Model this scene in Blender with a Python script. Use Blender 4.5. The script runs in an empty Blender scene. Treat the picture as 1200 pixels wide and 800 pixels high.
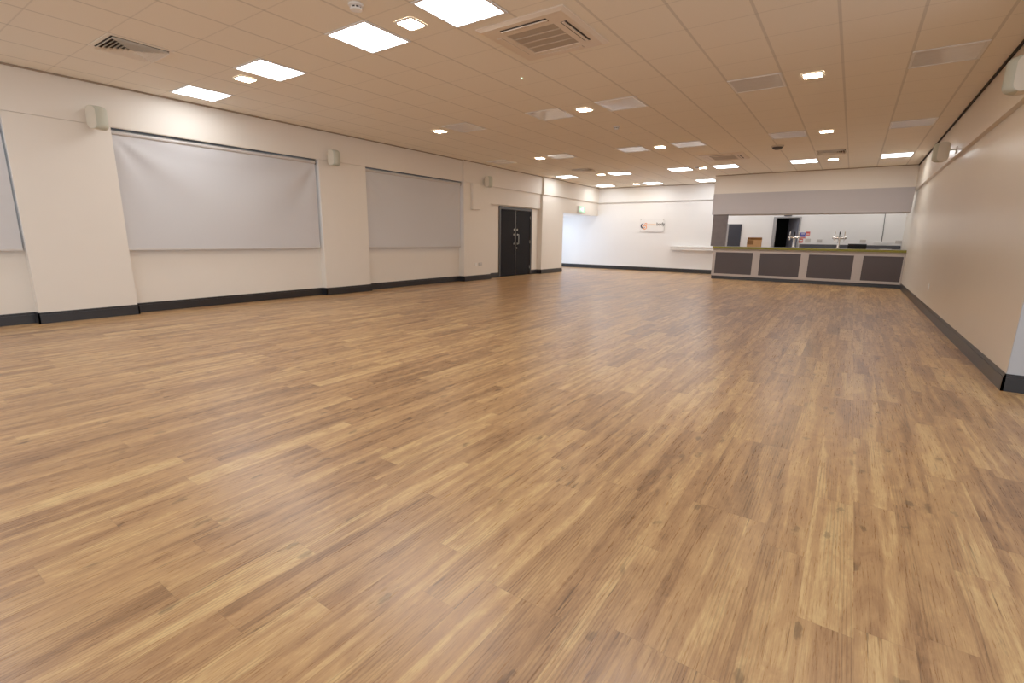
import bpy, bmesh, math, random
from mathutils import Vector, Matrix
random.seed(7)
PI = math.pi
scene = bpy.context.scene
col = scene.collection

# ------------------------------------------------------------------ materials
def rgb(r, g, b):
    f = lambda c: (c/255/12.92) if c/255 <= 0.04045 else ((c/255+0.055)/1.055)**2.4
    return (f(r), f(g), f(b), 1)

def mat(name, color, rough=0.5, metal=0.0, spec=0.5, noise=0.0, nscale=20.0, bump=0.0, emit=None, estr=0.0):
    m = bpy.data.materials.new(name); m.use_nodes = True
    nt = m.node_tree; b = nt.nodes['Principled BSDF']
    b.inputs['Base Color'].default_value = color
    b.inputs['Roughness'].default_value = rough
    b.inputs['Metallic'].default_value = metal
    b.inputs['Specular IOR Level'].default_value = spec
    if emit:
        b.inputs['Emission Color'].default_value = emit
        b.inputs['Emission Strength'].default_value = estr
    if noise > 0 or bump > 0:
        geo = nt.nodes.new('ShaderNodeNewGeometry')
        n = nt.nodes.new('ShaderNodeTexNoise'); n.inputs['Scale'].default_value = nscale
        n.inputs['Detail'].default_value = 4
        nt.links.new(geo.outputs['Position'], n.inputs['Vector'])
        if noise > 0:
            mr = nt.nodes.new('ShaderNodeMapRange')
            mr.inputs['To Min'].default_value = 1-noise; mr.inputs['To Max'].default_value = 1+noise
            nt.links.new(n.outputs['Fac'], mr.inputs['Value'])
            mx = nt.nodes.new('ShaderNodeVectorMath'); mx.operation = 'SCALE'
            mx.inputs[0].default_value = color[:3]
            nt.links.new(mr.outputs['Result'], mx.inputs['Scale'])
            nt.links.new(mx.outputs['Vector'], b.inputs['Base Color'])
        if bump > 0:
            bp = nt.nodes.new('ShaderNodeBump'); bp.inputs['Strength'].default_value = bump
            bp.inputs['Distance'].default_value = 0.01
            nt.links.new(n.outputs['Fac'], bp.inputs['Height'])
            nt.links.new(bp.outputs['Normal'], b.inputs['Normal'])
    return m

def emis(name, color, strength):
    m = bpy.data.materials.new(name); m.use_nodes = True
    nt = m.node_tree; nt.nodes.clear()
    o = nt.nodes.new('ShaderNodeOutputMaterial'); e = nt.nodes.new('ShaderNodeEmission')
    e.inputs['Color'].default_value = color; e.inputs['Strength'].default_value = strength
    nt.links.new(e.outputs[0], o.inputs[0])
    return m

def N(nt, typ, **kw):
    n = nt.nodes.new(typ)
    for k, v in kw.items(): setattr(n, k, v)
    return n

def math_node(nt, op, a, b=None, c=None):
    n = nt.nodes.new('ShaderNodeMath'); n.operation = op
    for i, v in enumerate((a, b, c)):
        if v is None: continue
        if isinstance(v, (int, float)): n.inputs[i].default_value = v
        else: nt.links.new(v, n.inputs[i])
    return n.outputs[0]

def floor_material():
    m = bpy.data.materials.new('wood_plank_vinyl'); m.use_nodes = True
    nt = m.node_tree; b = nt.nodes['Principled BSDF']; L = nt.links
    geo = N(nt, 'ShaderNodeNewGeometry'); sep = N(nt, 'ShaderNodeSeparateXYZ')
    L.new(geo.outputs['Position'], sep.inputs[0])
    X, Y = sep.outputs['X'], sep.outputs['Y']
    M = lambda *a: math_node(nt, *a)
    W, LEN = 0.152, 0.914
    u = M('DIVIDE', M('ADD', X, 20.057), W); iu = M('FLOOR', u); fu = M('FRACT', u)
    wn = N(nt, 'ShaderNodeTexWhiteNoise', noise_dimensions='1D'); L.new(iu, wn.inputs['W'])
    v = M('ADD', M('DIVIDE', M('ADD', Y, 30), LEN), M('MULTIPLY', wn.outputs['Value'], 7.3))
    iv = M('FLOOR', v); fv = M('FRACT', v)
    cmb = N(nt, 'ShaderNodeCombineXYZ'); L.new(iu, cmb.inputs[0]); L.new(iv, cmb.inputs[1])
    cell = N(nt, 'ShaderNodeTexWhiteNoise', noise_dimensions='2D'); L.new(cmb.outputs[0], cell.inputs['Vector'])
    # per-plank shifted grain coordinate
    off = N(nt, 'ShaderNodeVectorMath', operation='SCALE'); L.new(cell.outputs['Color'], off.inputs[0]); off.inputs['Scale'].default_value = 40
    addv = N(nt, 'ShaderNodeVectorMath', operation='ADD'); L.new(geo.outputs['Position'], addv.inputs[0]); L.new(off.outputs[0], addv.inputs[1])
    def stretched(sx, sy, detail=3, rough=0.55, dist=0.0, src=None):
        mp = N(nt, 'ShaderNodeVectorMath', operation='MULTIPLY'); L.new(src or addv.outputs[0], mp.inputs[0]); mp.inputs[1].default_value = (sx, sy, 1)
        n = N(nt, 'ShaderNodeTexNoise'); n.inputs['Scale'].default_value = 1; n.inputs['Detail'].default_value = detail
        n.inputs['Roughness'].default_value = rough; n.inputs['Distortion'].default_value = dist
        L.new(mp.outputs[0], n.inputs['Vector']); return n.outputs['Fac']
    def remap(s, a, b_, c, d):
        r = N(nt, 'ShaderNodeMapRange'); L.new(s, r.inputs['Value'])
        for k, vv in zip(('From Min', 'From Max', 'To Min', 'To Max'), (a, b_, c, d)): r.inputs[k].default_value = vv
        return r.outputs['Result']
    strip = remap(stretched(15, 0.75, 2, 0.5, 0.5), 0.44, 0.56, -0.17, 0.17)    # wide light and dark strips inside a plank
    grain = remap(stretched(170, 5.0, 5, 0.7, 0.3), 0.32, 0.68, -0.17, 0.17)      # fine grain
    grain = M('ADD', grain, remap(stretched(420, 26, 2, 0.6), 0.35, 0.65, -0.06, 0.06))
    blotch = remap(stretched(11, 4.0, 5, 0.65, 1.5), 0.35, 0.65, -0.15, 0.15)
    base = remap(cell.outputs['Value'], 0, 1, 0.30, 0.68)
    t = M('ADD', M('ADD', base, strip), M('ADD', grain, blotch))
    ramp = N(nt, 'ShaderNodeValToRGB'); L.new(t, ramp.inputs['Fac'])
    e = ramp.color_ramp.elements
    e[0].position = 0.0; e[0].color = FLOOR_COL[0]
    e[1].position = 1.0; e[1].color = FLOOR_COL[3]
    x = e.new(0.35); x.color = FLOOR_COL[1]
    x = e.new(0.68); x.color = FLOOR_COL[2]
    # growth-ring lines (cathedral figure)
    mp = N(nt, 'ShaderNodeVectorMath', operation='MULTIPLY'); L.new(addv.outputs[0], mp.inputs[0]); mp.inputs[1].default_value = (16, 0.9, 1)
    wv = N(nt, 'ShaderNodeTexWave', wave_type='RINGS', rings_direction='Z'); wv.inputs['Scale'].default_value = 1.6
    wv.inputs['Distortion'].default_value = 5; wv.inputs['Detail'].default_value = 2; wv.inputs['Detail Scale'].default_value = 1.2
    L.new(mp.outputs[0], wv.inputs['Vector'])
    ring = remap(wv.outputs['Fac'], 0.0, 0.5, 0.74, 1.0)
    ringmask = remap(stretched(7, 0.8, 1, 0.5), 0.5, 0.58, 0, 1)
    ringf = M('ADD', M('MULTIPLY', ringmask, ring), M('SUBTRACT', 1, ringmask))
    # dark cracks running with the grain, and knots
    st1 = remap(stretched(70, 2.2, 2, 0.5, 0.5), 0.66, 0.70, 1.0, 0.50)
    st1 = M('MAXIMUM', st1, remap(stretched(5, 1.6, 1), 0.50, 0.60, 1.0, 0.0))
    st2 = remap(stretched(30, 5.0, 3, 0.6, 1.0), 0.68, 0.76, 1.0, 0.66)
    st = M('MULTIPLY', st1, st2)
    kn_mp = N(nt, 'ShaderNodeVectorMath', operation='MULTIPLY'); L.new(addv.outputs[0], kn_mp.inputs[0]); kn_mp.inputs[1].default_value = (7, 3.0, 0)
    vor = N(nt, 'ShaderNodeTexVoronoi', voronoi_dimensions='2D'); vor.inputs['Scale'].default_value = 1.0; L.new(kn_mp.outputs[0], vor.inputs['Vector'])
    wob = M('ADD', vor.outputs['Distance'], remap(stretched(34, 18, 2), 0.3, 0.7, -0.08, 0.08))
    kring = remap(M('SINE', M('MULTIPLY', wob, 75)), -1, 1, 0.88, 1.0)
    kfar = remap(wob, 0.10, 0.30, 1, 0)
    kn = M('MULTIPLY', remap(wob, 0.03, 0.12, 0.55, 1.0), M('ADD', M('MULTIPLY', kfar, kring), M('SUBTRACT', 1, kfar)))
    kpick = remap(vor.outputs['Color'], 0.35, 0.36, 0, 1)
    kn = M('MAXIMUM', kn, kpick)
    # seams
    du = M('MINIMUM', fu, M('SUBTRACT', 1, fu)); dv = M('MINIMUM', fv, M('SUBTRACT', 1, fv))
    su = remap(du, 0.0, 0.012, 0.88, 1.0); sv = remap(dv, 0.0, 0.0025, 0.82, 1.0)
    f = M('MULTIPLY', M('MULTIPLY', ringf, st), M('MULTIPLY', kn, M('MULTIPLY', su, sv)))
    sc = N(nt, 'ShaderNodeVectorMath', operation='SCALE'); L.new(ramp.outputs['Color'], sc.inputs[0]); L.new(f, sc.inputs['Scale'])
    L.new(sc.outputs[0], b.inputs['Base Color'])
    L.new(remap(grain, -0.13, 0.13, 0.27, 0.38), b.inputs['Roughness'])
    b.inputs['Specular IOR Level'].default_value = 0.55
    bp = N(nt, 'ShaderNodeBump'); bp.inputs['Strength'].default_value = 0.12; bp.inputs['Distance'].default_value = 0.002
    L.new(grain, bp.inputs['Height']); L.new(bp.outputs['Normal'], b.inputs['Normal'])
    return m

GX, GY, TILE = -1.553, 3.267, 0.6
def ceiling_material():
    m = bpy.data.materials.new('suspended_ceiling_tiles'); m.use_nodes = True
    nt = m.node_tree; b = nt.nodes['Principled BSDF']; L = nt.links
    geo = N(nt, 'ShaderNodeNewGeometry'); sep = N(nt, 'ShaderNodeSeparateXYZ'); L.new(geo.outputs['Position'], sep.inputs[0])
    M = lambda *a: math_node(nt, *a)
    def dist(s, o):
        f = M('FRACT', M('DIVIDE', M('ADD', s, 60-o), TILE)); return M('MULTIPLY', M('MINIMUM', f, M('SUBTRACT', 1, f)), TILE)
    def line(d, hw, soft, val):
        r = N(nt, 'ShaderNodeMapRange'); L.new(d, r.inputs['Value'])
        for k, v in zip(('From Min', 'From Max', 'To Min', 'To Max'), (hw, hw+soft, val, 1.0)): r.inputs[k].default_value = v
        return r.outputs['Result']
    dx, dy = dist(sep.outputs['X'], GX), dist(sep.outputs['Y'], GY)
    f = M('MULTIPLY', line(dx, 0.011, 0.004, 0.78), line(dy, 0.004, 0.005, 0.86))  # shadow lines along runners and cross joints, darkened into the tile colour
    wn = N(nt, 'ShaderNodeTexNoise'); wn.inputs['Scale'].default_value = 160; wn.inputs['Detail'].default_value = 3
    L.new(geo.outputs['Position'], wn.inputs['Vector'])
    r = N(nt, 'ShaderNodeMapRange'); L.new(wn.outputs['Fac'], r.inputs['Value']); r.inputs['To Min'].default_value = 0.94; r.inputs['To Max'].default_value = 1.06
    f = M('MULTIPLY', f, r.outputs['Result'])
    sc = N(nt, 'ShaderNodeVectorMath', operation='SCALE'); sc.inputs[0].default_value = CEIL_COL[:3]; L.new(f, sc.inputs['Scale'])
    L.new(sc.outputs[0], b.inputs['Base Color']); b.inputs['Roughness'].default_value = 0.9; b.inputs['Specular IOR Level'].default_value = 0.2
    return m

FLOOR_COL = [rgb(120,86,54), rgb(158,118,78), rgb(182,142,94), rgb(208,174,118)]
CEIL_COL = rgb(240,232,217)
E_PANEL, E_DOWN = 14.0, 70.0
MT = {}
MT['floor'] = floor_material()
MT['ceiling'] = ceiling_material()
MT['wall'] = mat('cream_wall_paint', rgb(228,220,208), 0.55, spec=0.35, noise=0.02, nscale=3, bump=0.03)
MT['wall_r'] = mat('cream_satin_wall_vignetted', rgb(216,202,182), 0.30, spec=0.4, noise=0.02, nscale=3, bump=0.03)  # cream darkened in its colour to carry the vignette on this side
MT['return_wall'] = mat('wall_greyed_for_daylight', rgb(178,180,184), 0.6, spec=0.3, noise=0.02, nscale=3)  # return wall: cool, dim daylight tone put into the base colour
MT['white_wall'] = mat('white_wall_paint', rgb(237,235,232), 0.5, spec=0.35, noise=0.015, nscale=3, bump=0.02)
MT['skirting'] = mat('charcoal_skirting_paint', rgb(27,28,32), 0.32, noise=0.05, nscale=9)
MT['charcoal'] = mat('charcoal_door_paint', rgb(16,15,18), 0.8, spec=0.2, noise=0.05, nscale=7)
MT['frame_dark'] = mat('dark_frame_paint', rgb(50,48,46), 0.4, noise=0.05, nscale=11)
MT['black'] = mat('matt_black', rgb(12,11,11), 0.7, spec=0.2, noise=0.1, nscale=20)
MT['gap'] = mat('shadow_gap', rgb(34,24,18), 0.9, noise=0.05)
MT['edge_trim'] = mat('brown_grey_edge_trim', rgb(150,132,112), 0.6, noise=0.03)
MT['blind'] = mat('grey_blind_fabric', rgb(202,201,202), 0.85, spec=0.2, noise=0.025, nscale=260, bump=0.1)
MT['rail'] = mat('pale_grey_rail', rgb(196,190,184), 0.5, noise=0.02)
MT['win_frame'] = mat('dark_blue_grey_window_frame', rgb(60,66,84), 0.4, noise=0.04)
MT['plastic'] = mat('white_plastic', rgb(232,230,226), 0.35, noise=0.02)
MT['ivory'] = mat('ivory_plastic', rgb(216,208,190), 0.45, noise=0.03)
MT['spk_grille'] = mat('grey_green_speaker_cloth', rgb(186,186,168), 0.8, noise=0.08, nscale=300, bump=0.2)
MT['ac_body'] = mat('cream_ac_plastic', rgb(226,210,190), 0.4, noise=0.02)
MT['ac_grille'] = mat('brown_grey_intake_mesh', rgb(172,158,142), 0.7, noise=0.12, nscale=220)
MT['ac_slat'] = mat('grey_intake_slat', rgb(196,182,164), 0.5, noise=0.05)
MT['slot'] = mat('dark_slot', rgb(44,34,28), 0.8, noise=0.05)
MT['vent'] = mat('cream_vent_metal', rgb(238,228,212), 0.45, noise=0.02)
MT['panel_on'] = emis('lit_panel_diffuser', (0.97, 0.98, 1.0, 1), E_PANEL)
MT['panel_dim'] = emis('lit_panel_diffuser_dimmed', (0.97, 0.98, 1.0, 1), E_PANEL*1.0)
MT['down_on'] = emis('lit_downlight_diffuser', (1.0, 0.80, 0.56, 1), E_DOWN)
MT['panel_off'] = mat('unlit_glossy_diffuser', rgb(232,230,228), 0.06, spec=0.6, noise=0.02, nscale=5, bump=0.35)
MT['counter_frame'] = mat('pale_pinkish_grey_laminate', rgb(176,166,160), 0.5, noise=0.03)
MT['counter_panel'] = mat('dark_aubergine_grey_laminate', rgb(64,56,58), 0.5, noise=0.07, nscale=30)
MT['olive'] = mat('olive_green_edge', rgb(112,106,14), 0.45, noise=0.05)
MT['worktop'] = mat('grey_worktop_laminate', rgb(130,126,124), 0.3, noise=0.06, nscale=90)
MT['slate'] = mat('slate_grey_wall_panel', rgb(98,90,90), 0.6, noise=0.22, nscale=7, bump=0.1)
MT['shutter'] = mat('mid_grey_shutter_housing', rgb(176,170,170), 0.5, noise=0.015)
MT['door_frame_grey'] = mat('grey_door_frame', rgb(152,150,150), 0.45, noise=0.03)
MT['navy'] = mat('dark_navy_door', rgb(40,42,52), 0.45, noise=0.06)
MT['leaf_grey'] = mat('blue_grey_door_leaf', rgb(104,106,118), 0.5, noise=0.04)
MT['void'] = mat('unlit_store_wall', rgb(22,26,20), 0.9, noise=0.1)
MT['chrome'] = mat('polished_chrome', rgb(214,208,200), 0.14, metal=1.0, noise=0.02)
MT['steel'] = mat('brushed_steel', rgb(176,168,156), 0.35, metal=1.0, noise=0.05)
MT['card'] = mat('brown_cardboard', rgb(176,132,86), 0.85, noise=0.08, nscale=30)
MT['card_dark'] = mat('dark_brown_cardboard', rgb(120,80,40), 0.85, noise=0.1, nscale=30)
MT['upstand'] = mat('dark_grey_upstand', rgb(70,69,73), 0.7, noise=0.05)
MT['paper'] = mat('white_paper', rgb(238,234,228), 0.8, noise=0.01)
MT['red'] = mat('red_print', rgb(206,70,66), 0.7, noise=0.03)
MT['blue'] = mat('blue_print', rgb(74,74,170), 0.7, noise=0.03)
MT['pink'] = mat('pale_pink_print', rgb(236,196,190), 0.7, noise=0.03)
MT['acrylic'] = mat('frosted_clear_acrylic', rgb(233,231,228), 0.4, noise=0.01)
MT['orange'] = mat('orange_logo_print', rgb(238,150,90), 0.6, noise=0.03)
MT['orange_pale'] = mat('pale_orange_lettering', rgb(240,190,140), 0.6, noise=0.03)
MT['navy_print'] = mat('navy_logo_print', rgb(44,40,66), 0.6, noise=0.03)
MT['dark_print'] = mat('dark_grey_lettering', rgb(70,64,58), 0.6, noise=0.03)
MT['exit_green'] = mat('exit_green', rgb(170,225,190), 0.4, emit=rgb(170,230,195), estr=0.35, noise=0.01)
MT['exit_white'] = mat('exit_white', rgb(240,248,240), 0.4, emit=(0.9,1,0.92,1), estr=0.6, noise=0.01)
MT['led'] = emis('green_led', (0.55, 1.0, 0.45, 1), 3.0)
MT['concrete'] = mat('outside_paving', rgb(150,150,150), 0.9, noise=0.1)

def glass():
    m = bpy.data.materials.new('window_glass'); m.use_nodes = True
    nt = m.node_tree; nt.nodes.clear()
    o = nt.nodes.new('ShaderNodeOutputMaterial'); t = nt.nodes.new('ShaderNodeBsdfTransparent'); g = nt.nodes.new('ShaderNodeBsdfGlossy')
    fr = nt.nodes.new('ShaderNodeFresnel'); fr.inputs['IOR'].default_value = 1.45
    g.inputs['Roughness'].default_value = 0.02; t.inputs['Color'].default_value = (0.93, 0.96, 1, 1)
    mx = nt.nodes.new('ShaderNodeMixShader'); nt.links.new(fr.outputs[0], mx.inputs[0]); nt.links.new(t.outputs[0], mx.inputs[1]); nt.links.new(g.outputs[0], mx.inputs[2])
    nt.links.new(mx.outputs[0], o.inputs[0]); return m
MT['glass'] = glass()

# ------------------------------------------------------------------ mesh helpers
class MB:
    def __init__(s): s.bm = bmesh.new()
    def box(s, x0, x1, y0, y1, z0, z1, bevel=0.0, seg=2):
        b2 = bmesh.new(); bmesh.ops.create_cube(b2, size=1)
        for v in b2.verts:
            v.co = Vector(((x0+x1)/2+v.co.x*(x1-x0), (y0+y1)/2+v.co.y*(y1-y0), (z0+z1)/2+v.co.z*(z1-z0)))
        if bevel > 0: bmesh.ops.bevel(b2, geom=b2.edges[:], offset=bevel, segments=seg, profile=0.5, affect='EDGES')
        s._merge(b2); return s
    def _merge(s, b2, M=None):
        if M is not None: bmesh.ops.transform(b2, matrix=M, verts=b2.verts)
        me = bpy.data.meshes.new('tmp'); b2.to_mesh(me); b2.free(); s.bm.from_mesh(me); bpy.data.meshes.remove(me)
    def cyl(s, a, b, r, r2=None, seg=20, caps=True):
        a, b = Vector(a), Vector(b); d = b-a
        b2 = bmesh.new(); bmesh.ops.create_cone(b2, cap_ends=caps, segments=seg, radius1=r, radius2=r if r2 is None else r2, depth=d.length)
        q = Vector((0,0,1)).rotation_difference(d.normalized())
        s._merge(b2, Matrix.Translation((a+b)/2) @ q.to_matrix().to_4x4()); return s
    def lathe(s, prof, at=(0,0,0), axis='Z', seg=28):
        b2 = bmesh.new(); rings = []
        for (r, z) in prof:
            if r < 1e-6: rings.append([b2.verts.new((0,0,z))])
            else: rings.append([b2.verts.new((r*math.cos(2*PI*i/seg), r*math.sin(2*PI*i/seg), z)) for i in range(seg)])
        for A, B in zip(rings, rings[1:]):
            for i in range(seg):
                j = (i+1) % seg
                if len(A) == 1 and len(B) == 1: continue
                if len(A) == 1: b2.faces.new((A[0], B[j], B[i]))
                elif len(B) == 1: b2.faces.new((A[i], A[j], B[0]))
                else: b2.faces.new((A[i], A[j], B[j], B[i]))
        bmesh.ops.recalc_face_normals(b2, faces=b2.faces)
        R = {'Z': Matrix.Identity(4), 'X': Matrix.Rotation(PI/2, 4, 'Y'), 'Y': Matrix.Rotation(-PI/2, 4, 'X')}[axis]
        s._merge(b2, Matrix.Translation(at) @ R); return s
    def prism(s, pts, depth, M=None):
        b2 = bmesh.new(); lo = [b2.verts.new((x, y, 0)) for x, y in pts]; hi = [b2.verts.new((x, y, depth)) for x, y in pts]
        n = len(pts); b2.faces.new(lo[::-1]); b2.faces.new(hi)
        for i in range(n): b2.faces.new((lo[i], lo[(i+1)%n], hi[(i+1)%n], hi[i]))
        bmesh.ops.recalc_face_normals(b2, faces=b2.faces)
        s._merge(b2, M); return s
    def tube(s, pts, r, seg=10):
        for a, b in zip(pts, pts[1:]): s.cyl(a, b, r, seg=seg)
        for p in pts[1:-1]:
            b2 = bmesh.new(); bmesh.ops.create_uvsphere(b2, u_segments=seg, v_segments=6, radius=r); s._merge(b2, Matrix.Translation(p))
        return s
    def quad(s, pts):
        s.bm.faces.new([s.bm.verts.new(p) for p in pts]); return s
    def build(s, name, material, parent=None, smooth=False):
        me = bpy.data.meshes.new(name); s.bm.to_mesh(me); s.bm.free()
        me.materials.append(MT[material] if isinstance(material, str) else material)
        if smooth:
            for p in me.polygons: p.use_smooth = True
            me.set_sharp_from_angle(angle=math.radians(40))
        o = bpy.data.objects.new(name, me); col.objects.link(o)
        if parent is not None: o.parent = parent
        return o

def tag(o, label=None, cat=None, group=None, kind=None):
    if label: o['label'] = label
    if cat: o['category'] = cat
    if group: o['group'] = group
    if kind: o['kind'] = kind
    return o
def thing(name, loc, label, cat, group=None, rz=0):
    o = bpy.data.objects.new(name, None); o.empty_display_size = 0.1; col.objects.link(o)
    o.location = loc; o.rotation_euler = (0, 0, rz); return tag(o, label, cat, group)
def struct(name, mb, m, parent=None):
    o = mb.build(name, m, parent)
    if parent is None: o['kind'] = 'structure'
    return o
def struct_root(name, loc=(0,0,0)):
    o = bpy.data.objects.new(name, None); col.objects.link(o); o.location = loc; o['kind'] = 'structure'; return o
def kids(o): return [c for c in bpy.data.objects if c.parent == o]
def copy_tree(o, parent=None):
    c = o.copy(); col.objects.link(c); c.parent = parent
    for ch in kids(o): copy_tree(ch, c)
    return c

# ------------------------------------------------------------------ room shell
H = 3.113
XL, XR, YF = -8.52, 1.17, 18.31
YB = 16.25                      # bar front plane
REC = -8.66                     # recessed wall face
XO = -9.0                       # outer face of the left wall

struct('floor', MB().box(-10.9, 4.1, -4.1, 18.45, -0.1, 0.0), 'floor')
struct('ceiling', MB().box(-9.0, 4.1, -4.1, 18.45, H, H+0.1), 'ceiling')

WZ0, WZ1 = 0.93, 2.58
recs = [(-1.6, 1.59), (2.65, 5.82), (6.91, 10.0)]
w = MB()
w.box(XO, XL, -4.1, 10.0, 2.58, H)
w.box(XO, XL-0.02, -4.1, 10.0, 2.574, 2.58)
for a, b in ((-4.1, -1.6), (1.59, 2.65), (5.82, 6.91)): w.box(XO, XL, a, b, 0, 2.574)
for a, b in recs: w.box(XO, REC, a, b, 0, WZ0)
w.box(XO, -8.48, 10.0, 11.15, 0, 2.565); w.box(XO, -8.50, 10.0, 11.15, 2.565, 2.572); w.box(XO, -8.475, 10.0, 11.15, 2.572, H)
DY0, DY1, DZ = 11.83, 13.53, 2.03
w.box(XO, REC, 11.15, DY0, 0, 2.11); w.box(XO, REC, DY1, 13.97, 0, 2.11); w.box(XO, REC, DY0, DY1, DZ, 2.11)
w.box(XO, -8.575, 11.15, 13.97, 2.11, 2.57); w.box(XO, XL, 11.15, 13.97, 2.57, H)
w.box(XO, -8.49, 13.97, 15.38, 0, 2.565); w.box(XO, -8.45, 13.97, 15.38, 2.565, H)
w.box(XO, -8.54, 15.38, YF, 2.07, 2.565); w.box(XO, -8.49, 15.38, YF, 2.565, H)
struct('wall_left', w, 'wall')
# exit lobby behind the opening at the far end of the left wall
w = MB(); w.box(-10.9, XO, 15.26, 15.38, 0, 2.2); w.box(-10.9, XO, 15.38, YF, 2.07, 2.2)
w.box(-10.9, -10.62, 15.38, 15.75, 0, 2.07); w.box(-10.9, -10.62, 18.2, YF, 0, 2.07)
struct('wall_exit_lobby', w, 'white_wall')
w = MB(); w.box(-10.9, -3.0, YF, YF+0.15, 0, 2.56); w.box(-10.9, 1.5, YF-0.07, YF+0.15, 2.56, H)
w.box(-3.0, -2.17, YF, YF+0.15, 0, 2.56); w.box(-1.47, 1.5, YF, YF+0.15, 0, 2.56); w.box(-2.17, -1.47, YF, YF+0.15, 1.93, 2.56)
struct('wall_far', w, 'white_wall')
w = MB(); w.box(XR, 1.5, 5.45, 18.31, 0, 2.5); w.box(1.115, 1.5, 5.45, 18.24, 2.5, H)
struct('wall_right', w, 'wall_r')
struct('wall_right_return', MB().box(XR+0.002, 4.1, 5.435, 5.6, 0, H), 'return_wall')
struct('wall_bulkhead', MB().box(-3.72, 1.115, YB, YB+0.35, 2.57, H), 'wall')
struct('trim_1', MB().box(1.092, 1.115, 5.45, YB, H-0.028, H-0.002), 'gap')  # dark-coloured strip drawn for the shadow gap at the ceiling edge
t = MB(); t.box(XL, XL+0.02, -4.0, 9.99, H-0.022, H-0.002); t.box(-8.475, -8.455, 10.0, 11.15, H-0.022, H-0.002)
t.box(XL, XL+0.02, 11.16, 13.96, H-0.022, H-0.002); t.box(-8.45, -8.43, 13.97, 15.38, H-0.022, H-0.002); t.box(-8.49, -8.47, 15.39, YF-0.1, H-0.022, H-0.002)
struct('trim_2', t, 'edge_trim')
t = MB(); t.box(-8.47, -3.0, YF-0.09, YF-0.07, H-0.022, H-0.002); struct('trim_3', t, 'edge_trim')
struct('trim_4', MB().box(-3.72, 1.09, YB-0.02, YB, H-0.022, H-0.002), 'edge_trim')

def skirt_run(mb, pts, h=0.145, t=0.018, side=1):
    # pts: polyline of the wall foot; side: +1 puts the board to the left of the travel direction
    for (xa, ya), (xb, yb) in zip(pts, pts[1:]):
        dx, dy = xb-xa, yb-ya; l = math.hypot(dx, dy); nx, ny = -dy/l*side, dx/l*side
        for th, z0, z1 in ((t, 0, h-0.03), (t*0.62, h-0.03, h-0.012), (t*0.4, h-0.012, h)):
            if abs(dx) < 1e-6: mb.box(min(xa, xa+nx*th), max(xa, xa+nx*th), min(ya, yb)-(th if 1 else 0), max(ya, yb)+th, z0, z1)
            else: mb.box(min(xa, xb)-th, max(xa, xb)+th, min(ya, ya+ny*th), max(ya, ya+ny*th), z0, z1)
s = MB()
skirt_run(s, [(XL, -4), (XL, -1.6), (REC, -1.6), (REC, 1.59), (XL, 1.59), (XL, 2.65), (REC, 2.65), (REC, 5.82), (XL, 5.82), (XL, 6.91), (REC, 6.91), (REC, 10.0),
              (-8.48, 10.0), (-8.48, 11.15), (REC, 11.15), (REC, DY0-0.07)], side=-1)
skirt_run(s, [(REC, DY1+0.07), (REC, 13.97), (-8.49, 13.97), (-8.49, 15.38), (-10.6, 15.38)], side=-1)
struct('baseboard_left', s, 'skirting')
s = MB(); skirt_run(s, [(-10.6, YF), (-2.26, YF)], side=-1); struct('baseboard_far', s, 'skirting')
s = MB(); skirt_run(s, [(XR, YB-0.05), (XR, 5.435), (3.95, 5.435)], side=-1); struct('baseboard_right', s, 'skirting')

# windows behind the blinds
for n, (a, b) in enumerate(recs, 1):
    f = MB(); x0, x1 = -8.86, -8.78
    f.box(x0, x1, a, b, WZ0, WZ0+0.06); f.box(x0, x1, a, b, WZ1-0.06, WZ1-0.006)
    for y in (a, (2*a+b)/3-0.03, (a+2*b)/3-0.03, b-0.06): f.box(x0, x1, y, y+0.06, WZ0+0.06, WZ1-0.06)
    wo = struct('window_%d' % n, f, 'win_frame')
    MB().box(-8.83, -8.82, a+0.03, b-0.03, WZ0+0.03, WZ1-0.03).build('pane', 'glass', wo)

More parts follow.
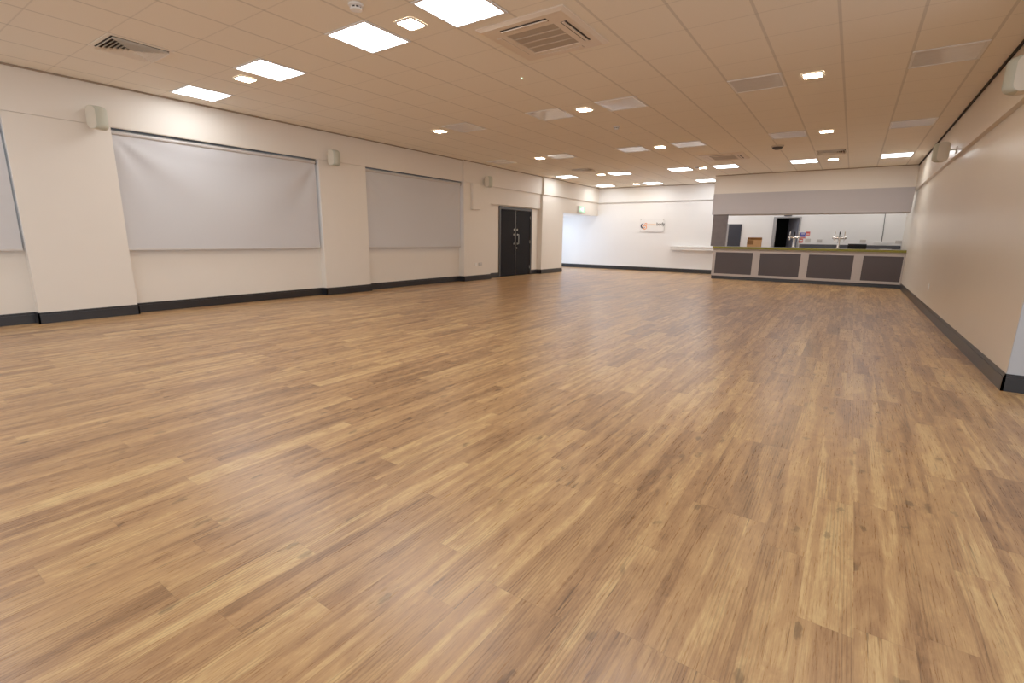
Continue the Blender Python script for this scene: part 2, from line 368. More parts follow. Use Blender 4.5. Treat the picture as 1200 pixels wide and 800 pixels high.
# double door, left wall
d = struct_root('door_1', (REC, (DY0+DY1)/2, 0)); hw = (DY1-DY0)/2
f = MB(); f.box(-0.06, 0.03, -hw-0.05, -hw+0.03, 0, DZ+0.05, 0.004); f.box(-0.06, 0.03, hw-0.03, hw+0.05, 0, DZ+0.05, 0.004); f.box(-0.06, 0.03, -hw+0.03, hw-0.03, DZ-0.03, DZ+0.05, 0.004)
f.build('door_frame', 'frame_dark', d)
for sgn in (-1, 1):
    ya, yb = (-hw+0.034, -0.004) if sgn < 0 else (0.004, hw-0.034)
    lf = MB().box(-0.045, 0.0, ya, yb, 0.008, DZ-0.034, 0.003).build('door_leaf', 'charcoal', d)
    MB().box(-0.02, 0.002, -0.0035 if sgn < 0 else 0.0005, -0.0005 if sgn < 0 else 0.0035, 0.01, DZ-0.036).build('meeting_strip', 'steel', lf)
    hy = sgn*0.10
    h = MB(); h.tube([(0.0, hy, 0.99), (0.05, hy, 0.99), (0.05, hy, 1.27), (0.0, hy, 1.27)], 0.011)
    h.lathe([(0, 0), (0.026, 0), (0.026, 0.006), (0, 0.006)], (0, hy, 0.99), 'X'); h.lathe([(0, 0), (0.026, 0), (0.026, 0.006), (0, 0.006)], (0, hy, 1.27), 'X')
    h.build('pull_handle', 'steel', lf, True)
    MB().lathe([(0, 0), (0.03, 0), (0.03, 0.005), (0, 0.005)], (0, sgn*0.08, 1.42), 'X').build('lock_rose', 'steel', lf, True)
    for z in (0.25, 1.05, 1.8): MB().cyl((0.008, sgn*(hw-0.032), z-0.05), (0.008, sgn*(hw-0.032), z+0.05), 0.009).build('hinge', 'steel', lf)
    if sgn > 0: MB().lathe([(0, 0), (0.022, 0), (0.022, 0.012), (0.01, 0.02), (0, 0.02)], (0, 0.06, 0.86), 'X').build('cylinder_lock', 'steel', lf, True)
MB().box(XO, REC-0.1, DY0, DY1, 0, DZ).build('backing', 'charcoal', None)
bpy.data.objects['backing'].name = 'wall_door_backing'; bpy.data.objects['wall_door_backing']['kind'] = 'structure'

# glazed exit door at the end of the lobby
d = struct_root('door_2', (-10.62, 16.975, 0))
f = MB()
for a, b in ((-1.225, -1.14), (1.14, 1.225), (-0.05, 0.05)): f.box(-0.2, -0.1, a, b, 0, 2.06)
for z0, z1 in ((0.0, 0.14), (1.96, 2.06)): f.box(-0.2, -0.1, -1.14, -0.05, z0, z1); f.box(-0.2, -0.1, 0.05, 1.14, z0, z1)
f.build('door_frame', 'plastic', d)
MB().box(-0.155, -0.145, -1.14, -0.05, 0.14, 1.96).build('pane', 'glass', d); MB().box(-0.155, -0.145, 0.05, 1.14, 0.14, 1.96).build('pane', 'glass', d)
for a, b in ((-1.12, -0.08), (0.08, 1.17)):
    p = MB(); p.box(0.06, 0.10, a, b, 0.97, 1.04, 0.01); p.box(-0.1, 0.10, a-0.0, a+0.07, 0.96, 1.06, 0.01); p.box(-0.1, 0.10, b-0.07, b, 0.96, 1.06, 0.01); p.build('panic_bar', 'steel', d)
# ground outside
struct('ground_outside', MB().box(-30, -10.9, -10, 30, -0.15, -0.05), 'concrete')

# doorway behind the bar
d = struct_root('door_3', (-1.82, YF, 0))
f = MB(); f.box(-0.42, -0.33, -0.03, 0.1, 0, 1.96); f.box(0.32, 0.37, -0.03, 0.1, 0, 1.96); f.box(-0.33, 0.32, -0.03, 0.1, 1.92, 1.96); f.build('door_frame', 'door_frame_grey', d)
lf = MB().box(0, 0.62, 0, 0.045, 0.01, 1.91).build('door_leaf', 'leaf_grey', d); lf.location = (0.32, 0.06, 0); lf.rotation_euler = (0, 0, math.radians(121))
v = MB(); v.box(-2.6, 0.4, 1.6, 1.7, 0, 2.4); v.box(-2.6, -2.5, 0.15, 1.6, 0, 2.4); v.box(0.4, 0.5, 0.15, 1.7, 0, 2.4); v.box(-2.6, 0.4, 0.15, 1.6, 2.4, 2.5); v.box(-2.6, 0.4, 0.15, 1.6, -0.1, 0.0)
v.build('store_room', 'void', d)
# narrow door at the left of the bar recess
d = struct_root('door_4', (-3.42, YF, 0))
f = MB(); f.box(-0.25, -0.17, -0.025, 0.0, 0, 1.74); f.box(-0.17, 0.24, -0.025, 0, 1.72, 1.74); f.build('door_frame', 'door_frame_grey', d)
MB().box(-0.17, 0.24, -0.035, -0.002, 0.01, 1.72, 0.004).build('door_leaf', 'navy', d)

# slate panel at the left end of the bar, standing on the counter end
struct('wall_bar_end', MB().box(-3.68, -3.26, YB+0.02, YB+0.12, 1.003, 1.955), 'slate')

# ------------------------------------------------------------------ shutter housing, bar
sh = thing('shutter_housing', (-1.29, YB, 1.955), 'long mid grey roller shutter housing above the bar opening', 'shutter')
b = MB(); b.box(-2.43, 2.40, -0.02, 0.34, 0.0, 0.615); b.build('casing', 'shutter', sh)
MB().box(-2.38, 2.38, 0.12, 0.20, -0.03, 0.0, 0.004).build('bottom_rail', 'rail', sh)

bar = thing('bar_counter', (-1.205, YB, 0), 'long bar counter with pale grey frame and dark front panels', 'bar counter')
X0, X1 = -2.365, 2.372
b = MB(); b.box(X0, X1, 0.0, 0.55, 0.10, 0.93)
stiles = [(-3.57, -3.49), (-2.43, -2.235), (-1.18, -0.985), (0.07, 0.28), (1.13, 1.167)]
ox = 1.205
for a, c in stiles: b.box(a+ox, c+ox, -0.022, 0.0, 0.165, 0.825, 0.002)
b.box(X0, X1, -0.022, 0.0, 0.825, 0.93, 0.002); b.box(X0, X1, -0.022, 0.0, 0.10, 0.165, 0.002)
b.build('front_frame', 'counter_frame', bar)
for (a0, a1), (c0, c1) in zip(stiles, stiles[1:]):
    MB().box(a1+ox, c0+ox, -0.012, 0.0, 0.165, 0.825, 0.001).build('front_panel', 'counter_panel', bar)
MB().box(X0+0.01, X1-0.01, 0.0-0.012, 0.5, 0.0, 0.10).build('plinth', 'skirting', bar)
wt = thing('bar_worktop', (-1.205, YB, 0.93), 'grey bar worktop with olive green front edge on the counter', 'worktop')
MB().box(X0-0.02, X1-0.005, -0.06, 0.6, 0.001, 0.07, 0.003).build('worktop_slab', 'worktop', wt)
MB().box(X0-0.02, X1-0.005, -0.068, -0.06, 0.001, 0.068).build('edge_strip', 'olive', wt)

# beer fonts
def make_font(label, loc):
    r = thing('beer_font', loc, label, 'beer tap', 'chrome beer fonts on the bar')
    MB().lathe([(0, 0), (0.055, 0), (0.055, 0.012), (0.042, 0.022), (0, 0.022)], (0, 0, 0), 'Z').build('base_flange', 'chrome', r, True)
    MB().lathe([(0.036, 0.02), (0.032, 0.06), (0.031, 0.24), (0.036, 0.27), (0, 0.27)], (0, 0, 0), 'Z').build('column', 'chrome', r, True)
    c = MB().lathe([(0, -0.17), (0.02, -0.165), (0.036, -0.14), (0.036, 0.14), (0.02, 0.165), (0, 0.17)], (0, 0, 0.29), 'X').build('crossbar', 'chrome', r, True)
    for i in (-1, 0, 1):
        x = i*0.115
        tp = MB(); tp.cyl((x, -0.03, 0.29), (x, -0.075, 0.29), 0.014); tp.cyl((x, -0.07, 0.295), (x, -0.078, 0.20), 0.009, 0.007); tp.build('tap', 'chrome', r, True)
        MB().lathe([(0, 0), (0.008, 0), (0.008, 0.03), (0.014, 0.06), (0.016, 0.12), (0.009, 0.15), (0, 0.152)], (x, -0.05, 0.315), 'Z').build('tap_handle', 'chrome' if i else 'black', r, True)
    return r
make_font('chrome three-tap beer font on the bar in front of the dark doorway', (-1.43, 16.55, 1.0))
make_font('chrome three-tap beer font on the bar beside the flat black box', (-0.335, 16.55, 1.0))

# black counter-top box, cardboard box, papers
bx = thing('till_box', (0.10, 16.55, 1.0), 'low flat black counter-top box on the bar worktop', 'box')
b = MB(); b.box(-0.215, 0.215, -0.12, 0.12, 0.0, 0.115, 0.012); b.build('case', 'black', bx)
MB().box(-0.2, 0.2, -0.126, -0.12, 0.03, 0.10, 0.002).build('drawer_front', 'black', bx)
MB().box(-0.215, 0.215, 0.06, 0.12, 0.115, 0.135, 0.006).build('raised_lip', 'black', bx)
cb = thing('cardboard_box', (-2.48, 16.56, 1.0), 'brown cardboard box with open flap on the left of the bar', 'box', rz=0.12)
b = MB(); b.box(-0.2, 0.2, -0.13, 0.13, 0, 0.21); b.build('carton', 'card', cb)
fl = MB(); fl.box(-0.198, -0.02, -0.137, -0.131, 0.07, 0.2); fl.build('printed_panel', 'card_dark', cb)
fl = MB().box(-0.2, 0.2, -0.003, 0.003, 0.0, 0.12).build('flap', 'card', cb); fl.location = (0, 0.13, 0.21); fl.rotation_euler = (math.radians(55), 0, 0)
fl = MB().box(-0.003, 0.003, -0.13, 0.13, 0.0, 0.10).build('flap', 'card', cb); fl.location = (-0.2, 0, 0.21); fl.rotation_euler = (0, math.radians(62), 0)
p = MB(); p.box(-0.13, 0.13, -0.09, 0.09, 0, 0.004); p.box(-0.10, 0.14, -0.08, 0.10, 0.004, 0.008)
o = p.build('paper_sheets', 'paper'); o.location = (0.72, 16.5, 1.001); tag(o, 'few white paper sheets lying on the bar beside the black box', 'paper')

# back bar
bc = thing('back_bar_unit', (-0.1, YF, 0), 'dark grey back bar unit along the white wall behind the counter', 'cabinet')
MB().box(-1.2, 1.24, -0.56, -0.01, 0.0, 0.86).build('carcass', 'counter_frame', bc)
for i in range(4):
    x0 = -1.2+i*0.61
    dr = MB().box(x0+0.005, x0+0.605, -0.58, -0.56, 0.1, 0.85, 0.002).build('cabinet_door', 'counter_panel', bc)
    MB().box(x0+0.5, x0+0.52, -0.6, -0.58, 0.6, 0.75, 0.003).build('handle', 'steel', dr)
MB().box(-1.22, 1.255, -0.6, -0.005, 0.861, 0.90, 0.003).build('worktop', 'upstand', bc)
MB().box(-1.32, 1.255, -0.03, -0.002, 0.90, 1.10, 0.002).build('upstand', 'upstand', bc)

# sockets and notices on the wall behind the bar
def far_plate(name, x, z, wd, ht, label, cat, group=None, m='plastic', switches=2):
    r = thing(name, (x, YF, z), label, cat, group)
    MB().box(-wd/2, wd/2, -0.014, 0, -ht/2, ht/2, 0.004).build('face_plate', m, r)
    for i in range(switches):
        xx = (i-(switches-1)/2)*wd/2.2
        MB().box(xx-0.012, xx+0.012, -0.019, -0.014, ht*0.12, ht*0.36, 0.002).build('rocker_switch', m, r)
    return r
SG = 'white double sockets on the wall behind the bar'
far_plate('wall_socket', -0.885, 1.21, 0.15, 0.09, 'white double socket right of the notices behind the bar', 'socket', SG, 'rail')
far_plate('wall_socket', 0.235, 1.215, 0.15, 0.09, 'white double socket above the black box behind the bar', 'socket', SG, 'rail')
far_plate('wall_socket', 1.09, 1.205, 0.15, 0.09, 'white double socket nearest the right wall behind the bar', 'socket', SG, 'rail')
far_plate('wall_socket', 0.675, 1.175, 0.36, 0.08, 'long white multi socket under the hanging black cable', 'socket', None, 'plastic', 4)
c = MB(); c.tube([(0.69, YF-0.012, 1.21), (0.685, YF-0.014, 1.5), (0.67, YF-0.012, 1.9), (0.665, YF-0.012, 2.3)], 0.008)
tag(c.build('power_cable', 'black'), 'thin black cable running down the white wall to the long socket', 'cable')
def notice(x, z, wd, ht, base, bands, label):
    r = thing('wall_notice', (x, YF, z), label, 'notice', 'small notices on the wall beside the dark doorway')
    MB().box(-wd/2, wd/2, -0.004, 0, -ht/2, ht/2).build('sheet', base, r)
    for (bx0, bx1, z0, z1, m) in bands: MB().box(bx0, bx1, -0.006, -0.004, z0, z1).build('printed_band', m, r)
notice(-1.36, 1.39, 0.15, 0.14, 'blue', [(-0.05, 0.05, -0.05, -0.03, 'paper'), (-0.05, 0.05, 0.02, 0.04, 'paper')], 'blue notice beside the dark doorway behind the bar')
notice(-1.22, 1.43, 0.11, 0.12, 'red', [(-0.04, 0.04, -0.03, 0.0, 'pink')], 'small red notice, highest of those beside the dark doorway')
notice(-1.395, 1.215, 0.12, 0.15, 'red', [(-0.045, 0.045, -0.02, 0.02, 'paper'), (-0.06, 0.06, 0.05, 0.075, 'pink')], 'red and white notice, lowest of those beside the dark doorway')
notice(-1.36, 1.295, 0.2, 0.05, 'pink', [(-0.08, 0.08, -0.012, 0.012, 'red')], 'narrow pink notice just under the blue notice')
notice(-1.20, 1.21, 0.15, 0.12, 'rail', [(-0.06, 0.06, 0.02, 0.03, 'ivory'), (-0.06, 0.06, -0.02, -0.01, 'ivory')], 'pale blank-looking notice right of the red and white notice')
o = MB().box(-0.11, 0.11, -0.05, 0, -0.02, 0.02, 0.005).build('door_closer', 'upstand'); o.location = (-1.84, YF, 2.0); tag(o, 'small dark bar on the wall over the dark doorway', 'door closer')
o = MB().box(-0.06, 0.0, -0.1, 0.1, -0.07, 0.07, 0.006).build('junction_box', 'plastic'); o.location = (XR, 17.9, 1.965); tag(o, 'small white box high on the right wall behind the bar', 'box')

# ------------------------------------------------------------------ far wall: shelf, logo plaque, exit sign
sf = thing('wall_shelf', (-4.72, YF, 0.82), 'long narrow white boxed shelf on the far wall left of the bar', 'shelf')
MB().box(-0.78, 0.9, -0.20, -0.002, 0.09, 0.13, 0.004).build('shelf_board', 'plastic', sf)
MB().box(-0.775, 0.895, -0.185, -0.002, 0.0, 0.09, 0.004).build('support_box', 'plastic', sf)

pq = thing('wall_sign', (-6.30, YF, 1.70), 'clear wall plaque with orange and navy logo on the far white wall', 'sign')
MB().box(-0.47, 0.47, -0.030, -0.024, -0.24, 0.24, 0.002).build('acrylic_panel', 'acrylic', pq)
for sx in (-0.43, 0.43):
    for sz in (-0.2, 0.2): MB().lathe([(0, -0.036), (0.014, -0.036), (0.014, 0), (0, 0)], (sx, 0, sz), 'Y').build('stand_off', 'steel', pq)
def arc_band(cx, cz, r0, r1, a0, a1, y, n=24, taper=False):
    pts = []
    for i in range(n+1):
        a = math.radians(a0+(a1-a0)*i/n); k = math.sin(PI*i/n) if taper else 1
        pts.append((cx+(r0+(r1-r0)*k)*math.cos(a), cz+(r0+(r1-r0)*k)*math.sin(a)))
    for i in range(n, -1, -1):
        a = math.radians(a0+(a1-a0)*i/n); pts.append((cx+r0*math.cos(a)*0.985, cz+r0*math.sin(a)*0.985))
    mb = MB(); mb.prism(pts, 0.003, Matrix.Translation((0, y, 0)) @ Matrix.Rotation(PI/2, 4, 'X')); return mb
arc_band(-0.31, -0.01, 0.075, 0.125, 95, 330, -0.0305, taper=True).build('navy_swoosh', 'navy_print', pq)
arc_band(-0.265, -0.075, 0.050, 0.082, -170, 175, -0.032).build('orange_ring', 'orange', pq)
arc_band(-0.235, 0.035, 0.030, 0.056, -120, 200, -0.033).build('orange_loop', 'orange', pq)
def text(body, size, x, z, y, m, parent, name, rot=(PI/2, 0, 0), offset=0.0, ext=0.0015):
    cu = bpy.data.curves.new(name, 'FONT'); cu.body = body; cu.size = size; cu.extrude = ext; cu.offset = offset; cu.align_x = 'LEFT'
    o = bpy.data.objects.new(name, cu); col.objects.link(o)
    bpy.context.view_layer.update()
    me = bpy.data.meshes.new_from_object(o.evaluated_get(bpy.context.evaluated_depsgraph_get()))
    bpy.data.objects.remove(o); bpy.data.curves.remove(cu)
    me.name = name; me.materials.clear(); me.materials.append(MT[m])
    o = bpy.data.objects.new(name, me); col.objects.link(o); o.parent = parent; o.location = (x, y, z); o.rotation_euler = rot; return o
tx = text('every', 0.135, -0.145, -0.005, -0.032, 'orange_pale', pq, 'orange_lettering')
tx = text('body', 0.155, 0.175, -0.005, -0.032, 'dark_print', pq, 'dark_lettering', offset=0.004)

ex = thing('exit_sign', (-8.54, 16.74, 2.24), 'green and white running man exit sign above the lobby opening', 'exit sign')
MB().box(0.0, 0.09, -0.23, 0.23, -0.115, 0.115, 0.006).build('housing', 'plastic', ex)
MB().box(0.09, 0.094, -0.22, 0.22, -0.105, 0.105).build('sign_face', 'exit_green', ex)
RX = Matrix.Translation((0.094, 0, 0)) @ Matrix(((0,0,1,0),(1,0,0,0),(0,1,0,0),(0,0,0,1)))
pg = MB()
pg.prism([(0.03, -0.08), (0.10, -0.08), (0.10, 0.08), (0.03, 0.08)], 0.002, RX); pg.build('doorway_symbol', 'exit_white', ex); pg = MB()
pg.prism([(-0.05, 0.0), (0.0, 0.045), (0.0, 0.018), (0.028, 0.018), (0.028, -0.018), (0.0, -0.018), (0.0, -0.045)], 0.002, Matrix.Translation((0, -0.14, 0)) @ RX)
pg.build('arrow_symbol', 'exit_white', ex)
mn = MB()
mn.prism([(0.02*math.cos(a*PI/8)-0.02+0.0, 0.07+0.016*math.sin(a*PI/8)) for a in range(16)], 0.003, RX)
mn.prism([(-0.045, 0.05), (-0.012, 0.05), (-0.002, -0.01), (-0.035, -0.01)], 0.003, RX)
mn.prism([(-0.03, 0.0), (-0.008, 0.0), (0.025, -0.035), (0.02, -0.085), (0.002, -0.085), (0.005, -0.045)], 0.003, RX)
mn.prism([(-0.035, 0.0), (-0.015, -0.01), (-0.045, -0.055), (-0.09, -0.07), (-0.09, -0.052), (-0.058, -0.04)], 0.003, RX)
mn.prism([(-0.045, 0.045), (-0.04, 0.03), (-0.075, 0.005), (-0.088, 0.018)], 0.003, RX)
mn.prism([(-0.012, 0.045), (-0.01, 0.03), (0.02, 0.012), (0.026, 0.026)], 0.003, RX)
mn.build('running_figure', 'exit_white', ex)

# ------------------------------------------------------------------ left wall fittings
tb = thing('cable_trunking', (-8.48, 10.44, 1.9), 'cream boxed trunking panel on the pier beside the third blind', 'trunking')
MB().box(0, 0.08, -0.16, 0.16, 0, 0.66, 0.003).build('box_casing', 'wall', tb); MB().box(0.08, 0.088, -0.12, 0.155, 0.008, 0.652, 0.002).build('cover', 'wall', tb)
for y, lab, n in ((10.49, 'cream single socket, left one of two low on the pier by the double doors', 1), (10.68, 'cream double socket, right one of two low on the pier by the double doors', 2)):
    r = thing('wall_socket', (-8.48, y, 0.44), lab, 'socket', 'cream sockets on the left pier')
    hw2 = 0.045 if n == 1 else 0.075
    MB().box(0, 0.012, -hw2, hw2, -0.045, 0.045, 0.003).build('face_plate', 'plastic' if n == 1 else 'rail', r)
    for i in range(n): MB().box(0.012, 0.017, (i-(n-1)/2)*0.06-0.01, (i-(n-1)/2)*0.06+0.01, 0.008, 0.03, 0.002).build('rocker_switch', 'plastic', r)
r = thing('wall_socket', (XR, 10.9, 0.45), 'white single socket low on the long right wall', 'socket')
MB().box(-0.012, 0, -0.06, 0.06, -0.05, 0.05, 0.003).build('face_plate', 'plastic', r); MB().box(-0.017, -0.012, -0.01, 0.01, 0.008, 0.03, 0.002).build('rocker_switch', 'plastic', r)

# roller blinds
def make_blind(a, b, label, gl, gr, z0, seed):
    r = thing('roller_blind', (-8.585, (a+b)/2, z0), label, 'window blind', 'grey roller blinds over the left windows')
    y0, y1 = a+gl-(a+b)/2, b-gr-(a+b)/2; Ht = WZ1-z0
    t = MB(); t.lathe([(0, y0), (0.03, y0), (0.03, y1), (0, y1)], (0.0, 0, Ht-0.062), 'Y', 20)
    t.build('roller_tube', 'rail', r, True)
    for ya in (y0-0.008, y1): MB().box(-0.04, 0.03, ya, ya+0.008, Ht-0.1, Ht-0.022).build('end_bracket', 'frame_dark', r)
    rnd = random.Random(seed); n, m = 70, 44; Hf = Ht-0.10
    mb = MB(); bm = mb.bm; V = []
    ph = rnd.uniform(0, 6)
    for i in range(n+1):
        u = i/n; row = []
        for j in range(m+1):
            v = j/m                              # 0 bottom, 1 top
            q = 1-v
            # soft folds fanning out of both top corners
            def fold(uu, q, k):
                th = math.atan2(q*Hf, uu*(y1-y0)+0.02); rr = math.hypot(q*Hf, uu*(y1-y0))
                return math.sin(th*k+ph)*math.exp(-rr/1.3)*min(1, rr/0.25)
            d = 0.022*fold(u, q, 9)+0.020*fold(1-u, q, 8)+0.008*math.sin(u*5+q*2.2+ph)*math.sin(PI*q)+0.003*math.sin(u*17+ph)*q
            d *= min(1, q*6)*min(1, v*8)
            row.append(bm.verts.new((0.006+d, y0+0.004+(y1-y0-0.008)*u, 0.02+v*Hf)))
        V.append(row)
    for i in range(n):
        for j in range(m): bm.faces.new((V[i][j], V[i+1][j], V[i+1][j+1], V[i][j+1]))
    mb.build('fabric', 'blind', r, True)
    MB().box(-0.002, 0.016, y0+0.002, y1-0.002, 0.0, 0.028, 0.004).build('bottom_bar', 'rail', r)
    hb = MB().box(-0.05, 0.04, y0-0.01, y1+0.01, Ht-0.012, Ht-0.001); hb.build('head_gap_shadow_strip', 'frame_dark', r)  # dark strip standing for the shadow gap above the roller tube
    return r
make_blind(-1.6, 1.59, 'grey roller blind cut off by the left edge of the photo', 0.02, 0.02, 0.93, 3)
make_blind(2.65, 5.82, 'widest grey roller blind between the two bare piers, softly creased', 0.012, 0.045, 0.92, 11)
make_blind(6.91, 10.0, 'smooth grey roller blind nearest the dark double doors', 0.015, 0.025, 0.91, 29)

# wall speakers
def make_speaker(name, loc, rz, label, reach=0.06, group='white wall speakers'):
    r = thing(name, loc, label, 'speaker', group, 0)              # wall at local x=0; rz carries the mounting side and swivel
    side = -1 if abs(rz) > PI/2 else 1
    br = MB(); br.box(min(0, side*0.012), max(0, side*0.012), -0.035, 0.035, -0.03, 0.07, 0.003); br.tube([(side*0.01, 0, 0.03), (side*(reach+0.05), 0, 0.03)], 0.014); br.build('bracket', 'ivory', r, True)
    T = Matrix.Translation((side*reach, 0, 0)) @ Matrix.Rotation(rz, 4, 'Z')
    # cabinet: side outline with generously rounded corners, extruded across the width
    def rr(x0, x1, z0, z1, c, n=6):
        pts = []
        for k, (cx, cz) in enumerate(((x1-c, z1-c), (x0+c, z1-c), (x0+c, z0+c), (x1-c, z0+c))):
            for t in range(n+1):
                a = PI/2*k+PI/2*t/n; pts.append((cx+c*math.cos(a), cz+c*math.sin(a)))
        return pts
    def loft(secs, m, nm):
        b2 = bmesh.new(); R = [[b2.verts.new((x, y, z)) for x, z in pts] for y, pts in secs]
        b2.faces.new(R[0]); b2.faces.new(R[-1][::-1])
        for A, B in zip(R, R[1:]):
            n = len(A)
            for i in range(n): b2.faces.new((A[i], A[(i+1)%n], B[(i+1)%n], B[i]))
        bmesh.ops.recalc_face_normals(b2, faces=b2.faces)
        mb = MB(); mb._merge(b2, T); return mb.build(nm, m, r, True)
    loft([(-0.085, rr(0.012, 0.145, -0.130, 0.130, 0.055)), (-0.080, rr(0.004, 0.15, -0.142, 0.142, 0.06)), (0.080, rr(0.004, 0.15, -0.142, 0.142, 0.06)), (0.085, rr(0.012, 0.145, -0.130, 0.130, 0.055))], 'ivory', 'cabinet')
    secs = []
    for k in range(13):
        y = -0.083+0.166*k/12; q = 1-abs(y/0.083)**2.4
        secs.append((y, rr(0.02, 0.151+0.05*q, -0.138-0.002*q, 0.138+0.002*q, 0.055)))
    loft(secs, 'spk_grille', 'grille')
    return r
make_speaker('wall_mounted_speaker', (XL, 2.44, 2.64), 0.5, 'white wall speaker at the top of the nearest left pier')
make_speaker('wall_mounted_speaker', (XL, 6.04, 2.62), 0.25, 'white wall speaker between the second and third blinds')
make_speaker('wall_mounted_speaker', (-8.475, 10.85, 2.645), 0.1, 'white wall speaker near the dark double doors')
make_speaker('wall_mounted_speaker', (1.115, 6.02, 2.56), PI, 'white wall speaker cut off by the right edge of the photo', 0.05)
make_speaker('wall_mounted_speaker', (1.115, 10.3, 2.56), PI, 'white wall speaker high on the right wall near the bar', 0.08)

# ------------------------------------------------------------------ ceiling fittings
def make_panel(x, y, lit, label, group, dim=False):
    r = thing('square_light_panel', (x, y, H), label, 'light panel', group)
    f = MB(); o, i = 0.297, 0.272
    f.box(-o, o, -o, -i, -0.010, -0.001); f.box(-o, o, i, o, -0.010, -0.001); f.box(-o, -i, -i, i, -0.010, -0.001); f.box(i, o, -i, i, -0.010, -0.001)
    f.build('frame', 'plastic', r)
    MB().box(-i, i, -i, i, -0.006, -0.001).build('diffuser', ('panel_dim' if dim else 'panel_on') if lit else 'panel_off', r)
    return r
XC = {-11: 'far left', -8: 'left', -5: 'middle', -3: 'mid right', 0: 'right', 3: 'far right'}
px = lambda i: GX+0.3+0.6*i
py = lambda j: GY+0.3+3.6*j-(0.6 if j == 4 else 0)
pxs = {-11: px(-11), -8: px(-8), -5: px(-5), -3: px(-3), 0: px(0), 3: px(3)}
LG, OG = 'lit square ceiling light panels', 'switched-off square ceiling light panels'
lit = {
 (-11, 0): 'lit square ceiling light panel closest to the left wall in the nearest row',
 (-8, 0): 'lit square ceiling light panel second from the left wall in the nearest row',
 (-5, 0): 'large lit ceiling light panel beside the near square downlight and smoke detector',
 (-3, 0): 'brightest and largest lit ceiling light panel next to the near air conditioning cassette',
 (-11, 3): 'lit ceiling light panel nearest the pier right of the double doors',
 (-8, 3): 'lit ceiling light panel right of the far left ceiling vent',
 (-5, 3): 'lit ceiling light panel left of the downlight by the far cassette',
 (-3, 3): 'lit ceiling light panel over the left end of the bar front',
 (0, 3): 'lit ceiling light panel over the middle of the bar front',
 (3, 3): 'lit ceiling light panel over the bar front beside the right wall',
 (-11, 4): 'lit ceiling light panel in the far left ceiling corner above the exit sign',
 (-8, 4): 'lit ceiling light panel against the far wall above the logo plaque',
 (-5, 4): 'lit ceiling light panel partly hidden behind the bar bulkhead'}
for (i, j), lab in lit.items(): make_panel(pxs[i], py(j), True, lab, LG, j == 4)
rowname = {1: 'nearer unlit row', 2: 'farther unlit row'}
ordn = {-11: 'first from the left wall', -8: 'second from the left wall', -5: 'third from the left wall', -3: 'third from the right wall', 0: 'second from the right wall', 3: 'closest to the right wall'}
for j in (1, 2):
    for i in pxs:
        if (i, j) == (-11, 1): continue
        o = {-8: ordn[-11], -5: ordn[-8]}.get(i, ordn[i]) if j == 1 else ordn[i]
        make_panel(pxs[i], py(j), False, 'switched-off white ceiling panel %s in the %s' % (o, rowname[j]), OG)

def make_down(x, y, label):
    r = thing('square_downlight', (x, y, H), label, 'downlight', 'warm square downlights')
    f = MB(); pr = []
    def rr(h, c=0.03, n=5):
        pts = []
        for k, (sx, sy) in enumerate(((1,1),(-1,1),(-1,-1),(1,-1))):
            for t in range(n+1):
                a = PI/2*k+PI/2*t/n; pts.append((sx*(h-c)+c*math.cos(a), sy*(h-c)+c*math.sin(a)))
        return pts
    b2 = bmesh.new(); rings = [[b2.verts.new((X, Y, z)) for X, Y in rr(h)] for h, z in ((0.115, -0.001), (0.115, -0.006), (0.108, -0.010), (0.096, -0.010), (0.094, -0.004))]
    for A, B in zip(rings, rings[1:]):
        n = len(A)
        for k in range(n): b2.faces.new((A[k], A[(k+1)%n], B[(k+1)%n], B[k]))
    bmesh.ops.recalc_face_normals(b2, faces=b2.faces); f._merge(b2); f.build('bezel', 'plastic', r)
    MB().prism(rr(0.095), 0.004, Matrix.Translation((0, 0, -0.009))).build('diffuser', 'down_on', r)
DX = {-1: GX-2.1-3.0, 0: GX-2.1, 1: GX-2.1+3.0}
downs = {
 (-1, 0): 'warm square downlight between the two near panels closest to the left wall',
 (0, 0): 'largest warm square downlight between the two biggest lit panels',
 (-1, 1): 'warm square downlight alone in front of the third blind',
 (0, 1): 'warm square downlight between two unlit panels past the near cassette',
 (1, 1): 'warm square downlight alone nearest the right wall',
 (-1, 2): 'warm square downlight left of an unlit panel above the double doors',
 (0, 2): 'warm square downlight between two unlit panels in the farther unlit row',
 (1, 2): 'warm square downlight nearest the dark round ceiling sensor dome',
 (-1, 3): 'warm square downlight beside the far left ceiling vent',
 (0, 3): 'warm square downlight left of the bar bulkhead',
 (1, 3): 'warm square downlight over the bar front below the far right vent',
 (-1, 4): 'warm square downlight farthest away close to the far wall'}
for (i, j), lab in downs.items(): make_down(DX[i], py(j), lab)

